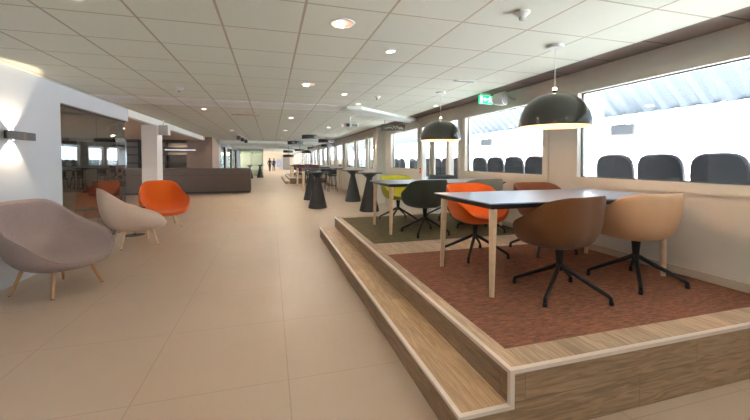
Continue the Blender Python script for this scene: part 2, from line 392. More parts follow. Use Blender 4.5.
# door set: sidelight, glazed door leaf, sidelight
f = MB()
for y in (6.42, 6.9, 7.78, 8.32): f.box(XW - .02, XW + .1, y, y + .10, 0, 2.26)
f.box(XW - .02, XW + .1, 6.42, 8.42, 2.26, 2.36)
for a, b in ((6.52, 6.9), (7.88, 8.32)): f.box(XW, XW + .08, a, b, 0, .12)
fr = struct('door_1', f, M['frame'])
for a, b in ((6.52, 6.9), (7.88, 8.32)):
    struct('pane', MB().box(XW + .045, XW + .051, a, b, .12, 2.26), M['glass'], parent=fr)
lf = MB().box(XW + .01, XW + .06, 7.0, 7.09, 0, 2.26).box(XW + .01, XW + .06, 7.69, 7.78, 0, 2.26).box(XW + .01, XW + .06, 7.09, 7.69, 0, .14).box(XW + .01, XW + .06, 7.09, 7.69, 2.15, 2.26)
struct('door_leaf', lf, M['frame'], parent=fr, bevel=.004)
struct('pane', MB().box(XW + .033, XW + .039, 7.09, 7.69, .14, 2.15), M['glass'], parent=fr)
struct('door_handle', MB().tube([(XW + .01, 7.14, 1.05), (XW - .05, 7.14, 1.05), (XW - .05, 7.26, 1.05)], .01), M['chrome'], parent=fr, smooth=35)
# far right wall, stepped into the room
far = [(11.75, 12.55), (12.75, 14.4), (14.65, 16.55), (17.3, 19.25), (19.6, 21.5), (22.3, 24.2), (24.5, 26.4), (27.2, 29.1), (29.4, 31.3), (32.1, 34.), (34.3, 36.2), (37., 38.9), (39.2, 41.1), (42., 44.), (44.4, 46.4), (47., 49.), (50., 52.)]
wall_with_openings('wall_right_far', 3.40, 3.52, 11.42, 60, CZ + .05, [(a, b, 1.08, 2.3) for a, b in far], M['warm_wall'])
struct('wall_return', MB().box(3.40, XW + .12, 11.36, 11.44, 0, CZ + .05), M['fascia'])
for i, (a, b) in enumerate(far):
    window(7 + i, 3.40, a, b, 1.08, 2.3, [], fw=.07)
struct('baseboard_right', MB().box(XW - .018, XW + .01, YF - .4, YB, PZ, PZ + .075), M['skirt'], bevel=.004)
struct('baseboard_right_far', MB().box(3.385, 3.41, 11.42, 60, 0, .07), M['skirt'])
# ------------------------------------------------------------------ platform
p = MB(); p.box(XP + .0, XW + .0, YF + .0, YB, 0.0, PZ - .004)
struct('platform', p, M['plank_x'])
struct('platform_side', MB().box(XP - .004, XP + .01, YF + .012, YB, TR, PZ - .004), M['plank_riser'])
top = MB()
for q in ((XP, 1.262, YF, YB), (1.262, XW, YF, 1.70), (1.262, XW, 3.80, 4.36), (1.262, XW, 6.51, YB)):
    top.box(q[0], q[1], q[2], q[3], PZ - .006, PZ)
struct('platform_boards', top, M['plank_y'])
struct('platform_step', MB().box(XS, XP, YF, YB, 0, TR - .004), M['plank_riser'])
struct('platform_step_front', MB().box(XS, XP, YF - .003, YF + .01, 0, TR - .004), M['plank_x'])
struct('platform_step_boards', MB().box(XS, XP - .004, YF, YB, TR - .006, TR), M['plank_step'])
n = MB()
n.box(XP - .012, XP + .016, YF + .016, YB, PZ - .018, PZ + .004)
n.box(XP - .012, XW, YF - .012, YF + .016, PZ - .018, PZ + .004)
struct('trim_3', n, M['nosing'])
n = MB()
n.box(XS - .012, XS + .014, YF + .014, YB, TR - .016, TR + .004)
n.box(XS - .012, XP - .012, YF - .012, YF + .014, TR - .016, TR + .004)
n.box(XP - .012, XP + .014, YF - .0125, YF + .012, TR - .016, PZ - .018)
struct('trim_4', n, M['nosing'])
cz = PZ + .001
tag(MB().box(1.262, XW - .02, 1.70, 3.80, PZ - .006, cz).build('carpet', M['carpet_red'], smooth=0), 'rust red flecked carpet let into the platform under the nearer table', 'carpet')
tag(MB().box(1.262, XW - .02, 4.36, 6.51, PZ - .006, cz).build('carpet', M['carpet_green'], smooth=0), 'olive green carpet let into the platform under the farther table', 'carpet')

# ------------------------------------------------------------------ chairs
def shell_mesh(rim, c_out, c_in, wall, n=6, rings=9, po=.62, pi_=.8):
    """upholstered tub: outer skin from the bottom centre to the rim, rounded lip, inner skin down to the seat"""
    half = rim; full = [Vector(p) for p in half] + [Vector((-p[0], p[1], p[2])) for p in reversed(half[1:-1])]
    R = catmull(full, n); N = len(R)
    vs = []; fs = []
    def ring(t, c, inset, po):
        a = t * PI / 2; g = math.sin(a) ** po; h = (1 - math.cos(a)) ** 1.25
        for p in R:
            d = Vector((p.x - c[0], p.y - c[1], 0)); L = d.length
            q = d * ((L - inset) / L) * g
            vs.append((c[0] + q.x, c[1] + q.y, c[2] + (p.z - c[2]) * h))
    for i in range(1, rings + 1): ring(i / rings, c_out, 0., po)
    # lip
    for p in R:
        d = Vector((p.x - c_out[0], p.y - c_out[1], 0)); L = d.length; q = d * ((L - wall / 2) / L)
        vs.append((c_out[0] + q.x, c_out[1] + q.y, p.z + wall * .42))
    for i in range(rings, 0, -1): ring(i / rings, c_in, wall, pi_)
    K = 2 * rings + 1
    for i in range(K - 1):
        for k in range(N):
            fs.append((i * N + k, i * N + (k + 1) % N, (i + 1) * N + (k + 1) % N, (i + 1) * N + k))
    o = len(vs); vs.append(c_out); vs.append(c_in)
    for k in range(N):
        fs.append((o, (k + 1) % N, k)); b = (K - 1) * N; fs.append((o + 1, b + k, b + (k + 1) % N))
    m = MB(); m.add(vs, fs); return m, R

RIM_A = [(0, -.262, .79), (.13, -.26, .79), (.245, -.212, .784), (.304, -.095, .745), (.312, .03, .662), (.306, .15, .605), (.276, .228, .555), (.20, .262, .478), (.1, .268, .447), (0, .268, .442)]
def swivel_chair(label, loc, rz, m, base_rot=0., group=None):
    t = thing('swivel_chair', label, 'chair', loc, rz, group)
    s, R = shell_mesh(RIM_A, (0, .0, .378), (0, .015, .448), .026, po=.52)
    s.build('seat_shell', m, t, smooth=60, subsurf=1)
    b = MB().lathe([(.027, .19), (.025, .24), (.031, .31), (.040, .39)], 16)
    b.build('post', M['black_metal'], t)
    for k in range(4):
        a = PI / 4 + k * PI / 2 + base_rot
        c_, s_ = math.cos(a), math.sin(a)
        P = [(.012 * c_, .012 * s_, .235), (.06 * c_, .06 * s_, .205), (.335 * c_, .335 * s_, .062), (.352 * c_, .352 * s_, .048), (.355 * c_, .355 * s_, .02)]
        lg = MB().tube(P, [.017, .018, .015, .015, .0145], 10).build('leg', M['black_metal'], t)
        MB().lathe([(.0165, 0), (.018, .004), (.0175, .03)], 12, (.355 * c_, .355 * s_, 0)).build('glide', M['glide'], lg)
    return t
ch = swivel_chair('cognac brown tub chair with its back to the camera, at the near table', (2.21, 2.305, PZ), .2, M['f_brown'], -.43)
ch = swivel_chair('tan shell tub chair beside the cognac one at the near table', (3.07, 2.345, PZ), -.03, M['f_tan'], 0.)
dup(ch, (2.20, 3.52, PZ), PI + .05, 'bright orange tub chair at the far side of the near table', mats={'seat_shell': M['f_orange']})
dup(ch, (3.07, 3.47, PZ), PI - .05, 'dark brown tub chair tucked behind the near table by the window', mats={'seat_shell': M['f_dark_brown']})
dup(ch, (2.16, 4.79, PZ), .1, 'dark green tub chair with its back turned at the farther table', mats={'seat_shell': M['f_green']})
dup(ch, (3.06, 4.75, PZ), -.02, 'pale sage grey tub chair showing behind the orange chair', mats={'seat_shell': M['f_sage']})
dup(ch, (2.17, 5.96, PZ), PI + .05, 'lime green tub chair at the farther table', mats={'seat_shell': M['f_lime']})
dup(ch, (3.1, 5.97, PZ), PI, 'petrol tub chair at the farther table in front of the glazed door', mats={'seat_shell': M['f_petrol']})

RIM_L = [(0, -.475, .965), (.16, -.473, .963), (.28, -.445, .94), (.36, -.36, .865), (.415, -.22, .755), (.458, -.06, .672), (.476, .10, .615), (.46, .235, .55), (.40, .345, .45), (.29, .415, .37), (.15, .445, .335), (0, .45, .325)]
def lounge_chair(label, loc, rz, m, wood):
    t = thing('lounge_chair', label, 'armchair', loc, rz)
    s, R = shell_mesh(RIM_L, (0, .02, .25), (0, .05, .335), .042, po=.58, pi_=.9)
    sh = s.build('seat_shell', m, t, smooth=60, subsurf=1)
    MB().tube([(p.x * .985, p.y * .985, p.z + .012) for p in R], .007, 6, closed=True).build('piping', m, sh)
    for sx in (-1, 1):
        for sy in (-1, 1):
            f_ = (.275 * sx, .02 + .27 * sy, 0); top_ = (.19 * sx, .02 + .19 * sy, .30)
            lg = MB().tube([f_, top_], [.0135, .021], 12).build('leg', wood, t)
            MB().lathe([(.013, 0), (.0145, .003), (.0145, .008)], 10, f_).build('glide', M['glide'], lg)
    return t
lc = lounge_chair('mauve grey lounge chair nearest the sconce wall', (-2.30, 4.78, 0), math.atan2(-.44, .9) - PI / 2, M['f_lilac'], M['oak_leg'])
dup(lc, (-2.24, 6.94, 0), math.atan2(.52, .85) - PI / 2, 'rose beige lounge chair seen from the side before the glass partition', mats={'seat_shell': M['f_beige'], 'piping': M['f_beige'], 'leg': M['ash']})
dup(lc, (-2.24, 8.73, 0), math.atan2(-.9, .44) - PI / 2, 'bright orange lounge chair by the white pillar', mats={'seat_shell': M['f_orange'], 'piping': M['f_orange'], 'leg': M['ash']})
t = thing('side_table', 'low round black side table between the beige and orange lounge chairs', 'side table', (-2.52, 7.85, 0))
MB().lathe([(.18, .515), (.19, .52), (.19, .532), (.186, .536)], 32).build('table_top', M['black_metal'], t)
MB().lathe([(.012, .01), (.012, .516)], 12).build('post', M['chrome'], t)
MB().lathe([(.17, 0), (.17, .006), (.03, .014), (.014, .03)], 32).build('foot', M['black_metal'], t)

# ------------------------------------------------------------------ dining tables
def table(name, label, cat, loc, L, W, h, m_top, leg_m, inset=.075, rtop=.032, rbot=.019, group=None):
    t = thing(name, label, cat, loc, 0, group)
    tp = MB().box(-L / 2, L / 2, -W / 2, W / 2, h - .012, h).build('table_top', m_top, t, bevel=.003)
    e = MB()
    q = [(L / 2 - .004, W / 2 - .004, h - .012), (L / 2 - .045, W / 2 - .045, h - .052)]
    vs = []
    for a, b, z in q: vs += [(-a, -b, z), (a, -b, z), (a, b, z), (-a, b, z)]
    e.add(vs, [(3, 2, 1, 0), (4, 5, 6, 7)] + [(i, (i + 1) % 4, 4 + (i + 1) % 4, 4 + i) for i in range(4)])
    e.build('underframe', M['table_edge'], t, smooth=0)
    for sx in (-1, 1):
        for sy in (-1, 1):
            x, y = sx * (L / 2 - inset), sy * (W / 2 - inset)
            lg = MB().tube([(x + .015 * sx, y + .015 * sy, .004), (x, y, h - .10), (x, y, h - .016)], [rbot, rtop, rtop], 16).build('leg', leg_m, t)
            MB().lathe([(rbot * .8, 0), (rbot * .9, .005)], 12, (x + .015 * sx, y + .015 * sy, 0)).build('glide', M['glide'], lg)
    return t
table('dining_table', 'blue grey dining table with pale wooden legs on the rust carpet', 'table', (2.55, 2.80, PZ), 1.94, .96, .74, M['table_top'], M['ash'])
table('dining_table', 'blue grey dining table with pale wooden legs on the olive carpet', 'table', (2.55, 5.23, PZ), 1.94, .96, .74, M['table_top'], M['ash'])

# ------------------------------------------------------------------ dome pendants
def dome(label, x, y, zr, zt, r, light=True, cord=True, rose=None):
    t = thing('pendant_lamp', label, 'lamp', (x, y, zr))
    H = zt - zr
    prof = [(r, 0)]
    for i in range(1, 13):
        a = i / 12 * PI / 2; prof.append((max(r * math.cos(a) ** .8, .02), H * math.sin(a) ** 1.0))
    MB().lathe(prof, 40, cap=False).build('lamp_shade', M['lamp_black'], t, smooth=60)
    inn = [(r - .004, .001)] + [(max((r - .012) * math.cos(i / 12 * PI / 2) ** .8, .015), (H - .012) * math.sin(i / 12 * PI / 2) + .001) for i in range(1, 13)]
    MB().lathe(inn, 40, cap=False).build('shade_lining', M['lamp_inside'], t, smooth=60)
    MB().lathe([(r, 0), (r + .004, .004), (r, .012)], 40, cap=False).build('rim', M['lamp_black'], t)
    MB().lathe([(.02, 0), (.038, .02), (.045, .05), (.03, .09), (.018, .12), (.018, H - .015)], 16, (0, 0, .07)).build('bulb', M['bulb'], t)
    MB().lathe([(.02, H - .004), (.02, H + .03), (.008, H + .045)], 16).build('cap', M['lamp_black'], t)
    MB().tube([(0, 0, H + .03), (0, 0, CZ - zr - .01)], .0035, 6).build('cord', M['white_plastic'], t)
    MB().lathe([(.07, CZ - zr - .026), (.075, CZ - zr - .02), (.075, CZ - zr)], 24).build('ceiling_rose', M['white_plastic'], t)
    if light:
        lamp('POINT', (0, 0, .045), 9, t, (1., .64, .36), shadow_soft_size=.05)
    return t
dome('black dome pendant hanging over the nearer dining table', 2.57, 2.77, 1.745, 2.055, .315)
dome('black dome pendant hanging over the farther dining table', 2.57, 5.12, 1.745, 2.055, .315)
dome('small distant black dome pendant past the drum lights', 2.5, 26.4, 1.98, 2.22, .37, light=False)

# drum lights fixed to / hung from the far ceiling
def drum(label, x, y, r, z0, z1):
    t = thing('drum_lamp', label, 'lamp', (x, y, z0))
    MB().lathe([(r - .01, 0), (r, .01), (r, z1 - z0 - .01), (r - .01, z1 - z0)], 40).build('lamp_shade', M['cone'], t)
    MB().lathe([(r - .03, -.004), (r - .03, .004)], 32).build('diffuser', M['white_plastic'], t)
    if z1 < CZ - .01:
        MB().tube([(0, 0, z1 - z0), (0, 0, CZ - z0)], .012, 8).build('rod', M['cone'], t)
    return t
drum('black drum lamp closest to the camera of the far cluster', 1.56, 15.1, .31, 2.335, 2.5)
drum('black drum lamp standing nearest to the window wall', 2.5, 16.6, .37, 2.27, 2.43)
drum('black drum lamp farthest out over the aisle, above the bar tables', 1.22, 18.6, .39, 2.25, 2.42)
drum('grey drum lamp tucked behind the one by the windows', 2.95, 19.4, .32, 2.18, 2.32)
drum('thin black drum lamp in the second row near the windows', 2.75, 24.5, .34, 2.24, 2.36)
drum('thin black drum lamp in the second row over the tables', 1.98, 25.6, .36, 2.12, 2.24)
drum('upper small black drum lamp at the end of the aisle', 1.25, 26.9, .36, 2.02, 2.2)
drum('lower small black drum lamp at the end of the aisle', 1.35, 29.0, .42, 1.72, 1.92)

# ------------------------------------------------------------------ bar tables
def bar_table(label, x, y):
    t = thing('bar_table', label, 'bar table', (x, y, 0))
    MB().lathe([(.27, 0), (.28, .01), (.28, .03), (.085, .88), (.08, .93), (.10, .965), (.22, 1.055), (.23, 1.065)], 32).build('pedestal', M['cone'], t)
    MB().lathe([(.36, 1.065), (.385, 1.072), (.39, 1.082), (.385, 1.09)], 40).build('table_top', M['cone_top'], t)
    return t
bt = bar_table('dark conical bar table just behind the platform corner', 2.68, 9.75)
dup(bt, (1.36, 10.85, 0), label='dark conical bar table beside the aisle, nearer of the two there')
dup(bt, (1.42, 13.2, 0), label='dark conical bar table beside the aisle, farther of the two there')
dup(bt, (2.78, 12.3, 0), label='dark conical bar table between the platform corner one and the windows')
dup(bt, (-.86, 31.9, 0), label='distant conical bar table before the green glass partition, aisle end')
dup(bt, (-1.62, 30.6, 0), label='distant conical bar table just past the bar counter end')

# high tables further down the hall
ht = table('high_table', 'long high table with wooden legs behind the conical bar tables', 'table', (2.35, 17.0, 0), 1.9, .8, 1.07, M['cone_top'], M['ash'], rtop=.035, rbot=.028)
dup(ht, (2.35, 20.9, 0), label='long high table with wooden legs before the second platform')
def bar_stool(label, x, y, rz, m, group=None):
    t = thing('bar_stool', label, 'bar stool', (x, y, 0), rz, group)
    MB().lathe([(.19, .72), (.20, .735), (.19, .765), (.12, .775)], 20).build('seat', m, t)
    b = MB()
    P = [(.20 * math.sin(a), -.19 * math.cos(a)) for a in [(-70 + 14 * i) / 180 * PI for i in range(11)]]
    Q = [(.178 * math.sin(a), -.168 * math.cos(a)) for a in [(70 - 14 * i) / 180 * PI for i in range(11)]]
    b.prism(P + Q, .80, 1.02); b.build('backrest', m, t, bevel=.006)
    for sx in (-1, 1):
        MB().tube([(.13 * sx, -.12, .75), (.16 * sx, -.135, .82)], .01, 8).build('back_support', M['black_metal'], t)
        for sy in (-1, 1):
            MB().tube([(.12 * sx, .12 * sy, .73), (.2 * sx, .2 * sy, 0)], .012, 8).build('leg', M['black_metal'], t)
    MB().tube([(.165 * math.cos(a * PI / 2 + PI / 4) * 1.41, .165 * math.sin(a * PI / 2 + PI / 4) * 1.41, .28) for a in range(4)], .008, 8, closed=True).build('footrest', M['black_metal'], t)
    return t
bs = bar_stool('black bar stool at the aisle end of the nearer high table, camera side', 1.85, 16.45, 0, M['f_black'])
dup(bs, (2.75, 16.45, 0), 0, 'black bar stool at the window end of the nearer high table, camera side')
dup(bs, (1.85, 17.6, 0), PI, 'black bar stool at the aisle end of the nearer high table, far side')
dup(bs, (2.75, 17.6, 0), PI, 'black bar stool at the window end of the nearer high table, far side')
dup(bs, (2.0, 20.3, 0), 0, 'black bar stool at the aisle end of the high table before the second platform')
dup(bs, (2.9, 20.3, 0), 0, 'black bar stool at the window end of the high table before the second platform')
# second platform with tables
struct('platform_far', MB().box(1.15, 3.4, 22.7, 31, 0, .36), M['plank_x'])
struct('platform_far_step', MB().box(.85, 1.15, 22.7, 31, 0, .18), M['plank_step'])
struct('trim_5', MB().box(1.13, 3.4, 22.685, 22.72, .34, .365).box(.835, 1.15, 22.685, 22.72, .16, .185).box(1.135, 1.17, 22.7, 31, .34, .365), M['nosing'])
for i, y in enumerate((24.6, 27.4)):
    table('dining_table', ('dark dining table on the second platform, nearer of two', 'dark dining table on the second platform, farther of two')[i], 'table', (2.33, y, .36), 1.9, .9, .74, M['cone_top'], M['ash'])
    for j, (dx, dy, r_) in enumerate(((-.4, -.55, 0), (.45, -.55, 0), (-.4, .6, PI), (.45, .6, PI))):
        dup(ch, (2.33 + dx, y + dy, .36), r_, 'wine red tub chair, %s end, %s side of the %s second platform table' % (('aisle', 'window')[j % 2], ('camera', 'far')[j // 2], ('nearer', 'farther')[i]),
            mats={'seat_shell': M['f_wine'] if j != 1 else M['f_black']} if j != 1 else {'seat_shell': M['f_wine']})

# ------------------------------------------------------------------ bar
t = thing('bar_counter', 'long dark umber bar counter across the back of the lounge', 'counter', (-.86, 17.0, 0))
MB().box(-6.2, -.02, .02, .62, .08, 1.06).build('body', M['counter'], t, smooth=0)
MB().box(-6.2, -.04, .06, .6, 0, .08).build('plinth', M['shelf'], t, smooth=0)
MB().box(-6.25, .0, 0, .68, 1.06, 1.10).build('counter_top', M['counter_top'], t, bevel=.004)
MB().box(-6.2, -.02, .012, .03, .80, .815).build('groove', M['shelf'], t, smooth=0)
t = thing('back_bar_shelf', 'dark open bottle shelving on the wall behind the bar counter', 'shelf', (-5.9, 18.9, 0))
MB().box(-2.2, 2.2, .44, .48, 0, 2.3).build('back_panel', M['shelf_back'], t, smooth=0)
for z in (.9, 1.30, 1.68, 2.04, 2.30): MB().box(-2.2, 2.2, .1, .44, z, z + .045).build('shelf_board', M['shelf'], t, smooth=0)
for x in (-2.2, -1.1, 0, 1.1, 2.14): MB().box(x, x + .06, .08, .44, 0, 2.34).build('upright', M['shelf'], t, smooth=0)
MB().box(-2.2, 2.2, .06, .44, 0, .9).build('base', M['shelf'], t, smooth=0)
t = thing('linear_pendant', 'slim cool white tube lamp hanging over the bar counter', 'lamp', (-3.75, 17.25, 1.88))
MB().box(-.6, .6, -.02, .02, 0, .03).build('tube', M['led'], t, smooth=0)
MB().box(-.6, .6, -.022, .022, .03, .045).build('housing', M['white_plastic'], t, smooth=0)
for x in (-.5, .5): MB().tube([(x, 0, .045), (x, 0, .48)], .003, 6).build('cord', M['black_metal'], t)
lamp('AREA', (-4.2, 18.6, 2.3), 20, None, (1., .75, .5), size=.3)

# screen, loudspeaker and boxes around the pillar
t = thing('display_screen', 'tall black display screen edge-on beside the pillar', 'screen', (-3.56, 10.3, 0))
MB().box(-.05, .0, -.35, .35, 1.22, 2.02).build('panel', M['screen'], t, bevel=.006)
MB().box(-.075, -.05, -.2, .2, 1.4, 1.8).build('back_cover', M['seal'], t, bevel=.004)
MB().tube([(-.06, .1, 1.4), (-.06, .1, .04)], .02, 10).build('pole', M['black_metal'], t)
MB().box(-.3, .18, -.15, .32, 0, .03).build('base', M['black_metal'], t, bevel=.004)
t = thing('loudspeaker', 'small tan grey loudspeaker under the soffit beside the glass partition', 'speaker', (-3.42, 9.6, 2.0))
MB().box(-.09, .09, -.08, .1, 0, .26).build('cabinet', M['grey_plastic'], t, bevel=.008)
MB().box(-.08, .08, -.09, -.078, .015, .245).build('grille', M['tan_plastic'], t, bevel=.002)
MB().tube([(0, .02, .26), (0, .02, .36)], .012, 8).build('bracket', M['grey_plastic'], t)
t = thing('loudspeaker', 'white loudspeaker fixed to the fascia beside the pillar corner', 'speaker', (-2.68, 10.6, 2.10))
MB().box(-.12, .12, -.08, .12, 0, .27).build('cabinet', M['white_plastic'], t, bevel=.012)
MB().box(-.10, .10, -.088, -.076, .02, .25).build('grille', M['grey_plastic'], t, bevel=.002).data.materials[0] = mat('pale grille', (.6, .6, .58), .7, var=.2, scale=120)
MB().tube([(-.02, .02, .27), (-.02, .02, .39)], .016, 8).build('bracket', M['white_plastic'], t)

# ------------------------------------------------------------------ sconce
t = thing('wall_sconce', 'dark rectangular up and down sconce glowing on the white wall', 'lamp', (-2.85, 5.14, 1.715))
MB().box(.0, .02, -.06, .06, -.03, .03).build('back_plate', M['sconce'], t, smooth=0)
MB().box(.055, .085, -.25, .25, -.046, .046).build('front_plate', M['sconce'], t, bevel=.003)
MB().box(.0545, .0858, .02, .075, -.0465, .0465).build('band', M['sconce_brown'], t, smooth=0)
for s in (-1, 1):
    MB().lathe([(.018, 0), (.018, .052)], 14, (.04, -.09, -.026 + s * .04)).build('lamp_holder', M['chrome'], t)
for s in (1, -1):
    l = lamp('SPOT', (.062, -.06, .055 * s), 16, t, (1., .80, .55), spot_size=math.radians(100), spot_blend=.3, shadow_soft_size=.012)
    l.rotation_euler = Vector((-.62, 0, s)).to_track_quat('-Z', 'Y').to_euler()

# ------------------------------------------------------------------ ceiling fittings
def downlight(label, x, y, r, big, power=0., group=None):
    t = thing('downlight', label, 'ceiling light', (x, y, CZ), 0, group)
    MB().lathe([(r, 0), (r, -.006), (r * .86, -.010), (r * .82, -.003)], 28, cap=False).build('trim_ring', M['white_plastic'], t)
    if big:
        MB().lathe([(r * .82, -.003), (r * .6, -.0015)], 24, cap=True).build('reflector', M['copper_glow'], t)
        MB().tube([(-r * .55, -.0, -.012), (r * .1, 0, -.012)], r * .22, 10).build('bulb', M['down_glow'], t)
    else:
        MB().lathe([(r * .82, -.003), (r * .3, -.005)], 20).build('bulb', M['down_glow'], t)
    if power:
        l = lamp('AREA', (0, 0, -.03), power, t, (1., .86, .68), shape='DISK', size=r * 1.6)
    return t
PW = 5
downlight('large round downlight closest to the camera, over the aisle', .55, 2.79, .10, True, PW)
downlight('large round downlight over the aisle, second from the camera', .51, 5.11, .10, True, PW)
downlight('large round downlight at the top of the picture, lounge side', -1.24, 2.80, .10, True, PW)
downlight('small bright downlight between the aisle and the near dome pendant', 1.14, 3.36, .05, False)
downlight('small bright downlight beyond the second large round one', 1.15, 5.71, .05, False)
downlight('small bright downlight just short of the white diagonal bulkhead', 1.6, 6.6, .05, False)
downlight('small bright downlight behind the painted ceiling glow band, lounge side', -1.32, 8.15, .06, False, PW)
downlight('small downlight above the farther dome pendant, near the windows', 3.1, 6.4, .05, False)
for i, (x, y) in enumerate(((.5, 9.2), (.5, 13.), (-1.3, 13.5), (1.8, 11.5), (.5, 17.5), (-1.2, 18.5), (.3, 23.5), (-1.3, 25), (.5, 31), (.5, 38), (.5, 45), (.8, 52))):
    downlight('distant round downlight in the hall ceiling beyond the painted glow band', x, y, .08, False, PW * 4.5, 'distant hall downlights')
for lb, x, y in (('small downlight behind the smoked glass, nearer of two', -4.6, 6.2), ('small downlight behind the smoked glass, farther of two', -4.6, 8.0)):
    o = downlight(lb, x, y, .07, False, 22); o.location.z = 2.40
for lb, x, y in (('small downlight in the soffit before the bar, pillar side', -4.4, 11.8), ('small downlight in the soffit before the bar, counter side', -4.4, 15.2)):
    o = downlight(lb, x, y, .07, False, 16); o.location.z = 2.36
# out of frame but part of the same lamp grid
for x, y in ((-1.24, .5), (.55, .5), (2.3, .6), (-1.2, -4), (.55, -4), (-1.2, -8.5), (.55, -8.5)):
    downlight('round downlight above and behind the camera', x, y, .10, True, PW, 'downlights behind the camera')

def smoke(label, x, y):
    t = thing('smoke_detector', label, 'smoke detector', (x, y, CZ))
    MB().lathe([(.055, 0), (.055, -.012), (.035, -.03), (.02, -.035)], 24).build('base', M['white_plastic'], t)
    MB().lathe([(.017, -.03), (.022, -.045), (.018, -.06)], 16).build('sensor', M['grey_plastic'], t)
    return t
smoke('white smoke detector between the near pendant and the top of the picture', 1.76, 2.22)
smoke('white smoke detector on the lounge side of the ceiling', -1.29, 5.93)
smoke('white smoke detector short of the diagonal bulkhead', 1.72, 5.75)
t = thing('ceiling_vent', 'flat rectangular vent in the ceiling beyond the painted glow band', 'vent', (-.55, 8.85, CZ))
MB().box(-.3, .3, -.12, .12, -.012, 0).build('frame', M['soffit'], t, bevel=.003)
for i in range(4): MB().box(-.27, .27, -.095 + i * .05, -.065 + i * .05, -.016, -.012).build('slat', M['skirt'], t, smooth=0)
t = thing('ceiling_vent', 'small slot vent in the ceiling before the exit sign', 'vent', (2.52, 4.3, CZ))
MB().box(-.15, .15, -.04, .04, -.014, 0).build('frame', M['white_plastic'], t, bevel=.003)
MB().box(-.13, .13, -.026, .026, -.018, -.013).build('grille', M['grey_plastic'], t, smooth=0)
# projector
t = thing('projector', 'white ceiling projector behind the diagonal bulkhead', 'projector', (1.9, 8.75, 2.24))
MB().box(-.19, .19, -.15, .15, 0, .12).build('housing', M['white_plastic'], t, bevel=.02)
MB().lathe([(.045, 0), (.045, .04)], 20).xf(Matrix.Translation((-.08, -.15, .06)) @ Matrix.Rotation(PI / 2, 4, 'X')).build('lens', M['seal'], t)
MB().box(.02, .16, -.156, -.148, .03, .09).build('grille', M['grey_plastic'], t, smooth=0)
MB().tube([(0, 0, .12), (0, 0, CZ - 2.24)], .022, 12).build('mount_pole', M['white_plastic'], t)
# track with three black spots
t = thing('track_spotlight', 'short ceiling track with three black spotlights over the bar end', 'spotlight', (-1.19, 17.0, CZ), -.045)
MB().box(-.03, .03, -1.7, 1.7, -.03, 0).build('track', M['white_plastic'], t, smooth=0)
for y in (-1.3, 0., 1.3):
    s_ = MB().lathe([(.07, -.21), (.08, -.2), (.08, -.07), (.06, -.05)], 16, (0, y, 0)).build('spot_head', M['cone'], t)
    MB().tube([(0, y, -.06), (0, y, -.02)], .015, 8).build('stem', M['cone'], s_)
# exit sign
t = thing('exit_sign', 'green illuminated running man exit sign near the window wall', 'exit sign', (3.30, 5.0, 2.40), .12)
MB().box(-.13, .13, -.012, .02, -.065, .065).build('sign_face', M['exit_green'], t, bevel=.003)
pic = MB()
pic.box(-.115, -.07, -.0135, -.012, -.05, .05)                       # door
pic.prism([(-.055, 0), (-.02, .035), (-.02, .014), (.02, .014), (.02, -.014), (-.02, -.014), (-.02, -.035)], 0, .0015, lambda a, b, c_: (a, -.012 - c_, b))   # arrow
pic.build('arrow_pictogram', M['exit_white'], t, smooth=0)
man = MB()
man.lathe([(.011, 0), (.011, .0015)], 12).xf(Matrix.Translation((.075, -.012, .042)) @ Matrix.Rotation(PI / 2, 4, 'X'))
man.prism([(.06, .028), (.09, .028), (.086, -.004), (.107, -.03), (.098, -.042), (.075, -.018), (.055, -.046), (.042, -.04), (.064, -.006), (.06, .01), (.045, 0), (.04, .01)], 0, .0015, lambda a, b, c_: (a, -.012 - c_, b))
man.build('man_pictogram', M['exit_white'], t, smooth=0)
MB().box(-.10, .10, 0, .012, .065, CZ - 2.40).build('bracket', M['white_plastic'], t, smooth=0)
t = thing('loudspeaker', 'round white horn loudspeaker beside the exit sign', 'speaker', (3.43, 4.78, 2.385))
rot = Matrix.Rotation(PI / 2, 4, 'X') @ Matrix.Rotation(.45, 4, 'Y')
MB().lathe([(.05, -.14), (.085, -.10), (.105, .0), (.105, .06), (.098, .066)], 28).xf(rot).build('housing', M['white_plastic'], t)
MB().lathe([(.09, .0665), (.085, .072)], 28).xf(rot).build('grille', M['grey_plastic'], t)
MB().box(.08, .25, -.012, .012, -.02, .02).build('bracket', M['white_plastic'], t, smooth=0)
# hanging black sign at the wall step
t = thing('hanging_sign', 'black hanging sign with dull gold lettering under the white diagonal bulkhead', 'sign', (3.16, 9.05, 2.31))
MB().box(-.33, .33, -.025, .025, -.085, .085).build('board', M['shelf'], t, bevel=.004)
gl = MB()
for i in range(13):
    x = -.25 + i * .040; h_ = random.uniform(.02, .045); z_ = random.uniform(-.045, .01)
    gl.prism([(x, z_), (x + .03, z_ + .005), (x + .034, z_ + h_), (x + .012, z_ + h_ + .014), (x - .004, z_ + h_ * .6)], 0, .002, lambda a, b, c_: (a, -.025 - c_, b))
gl.build('lettering', M['gold'], t, smooth=0)
for x in (-.25, .25): MB().tube([(x, 0, .085), (x, 0, .14 if x > 0 else CZ - 2.31)], .004, 6).build('hanger', M['black_metal'], t)
t = thing('call_point', 'small red fire alarm box on the frame by the glazed door', 'alarm', (XW - .02, 8.37, 1.18))
MB().box(-.03, 0, -.045, .045, -.065, .065).build('case', M['red'], t, bevel=.006)
MB().box(-.034, -.03, -.025, .025, -.025, .025).build('window', M['white_plastic'], t, smooth=0)
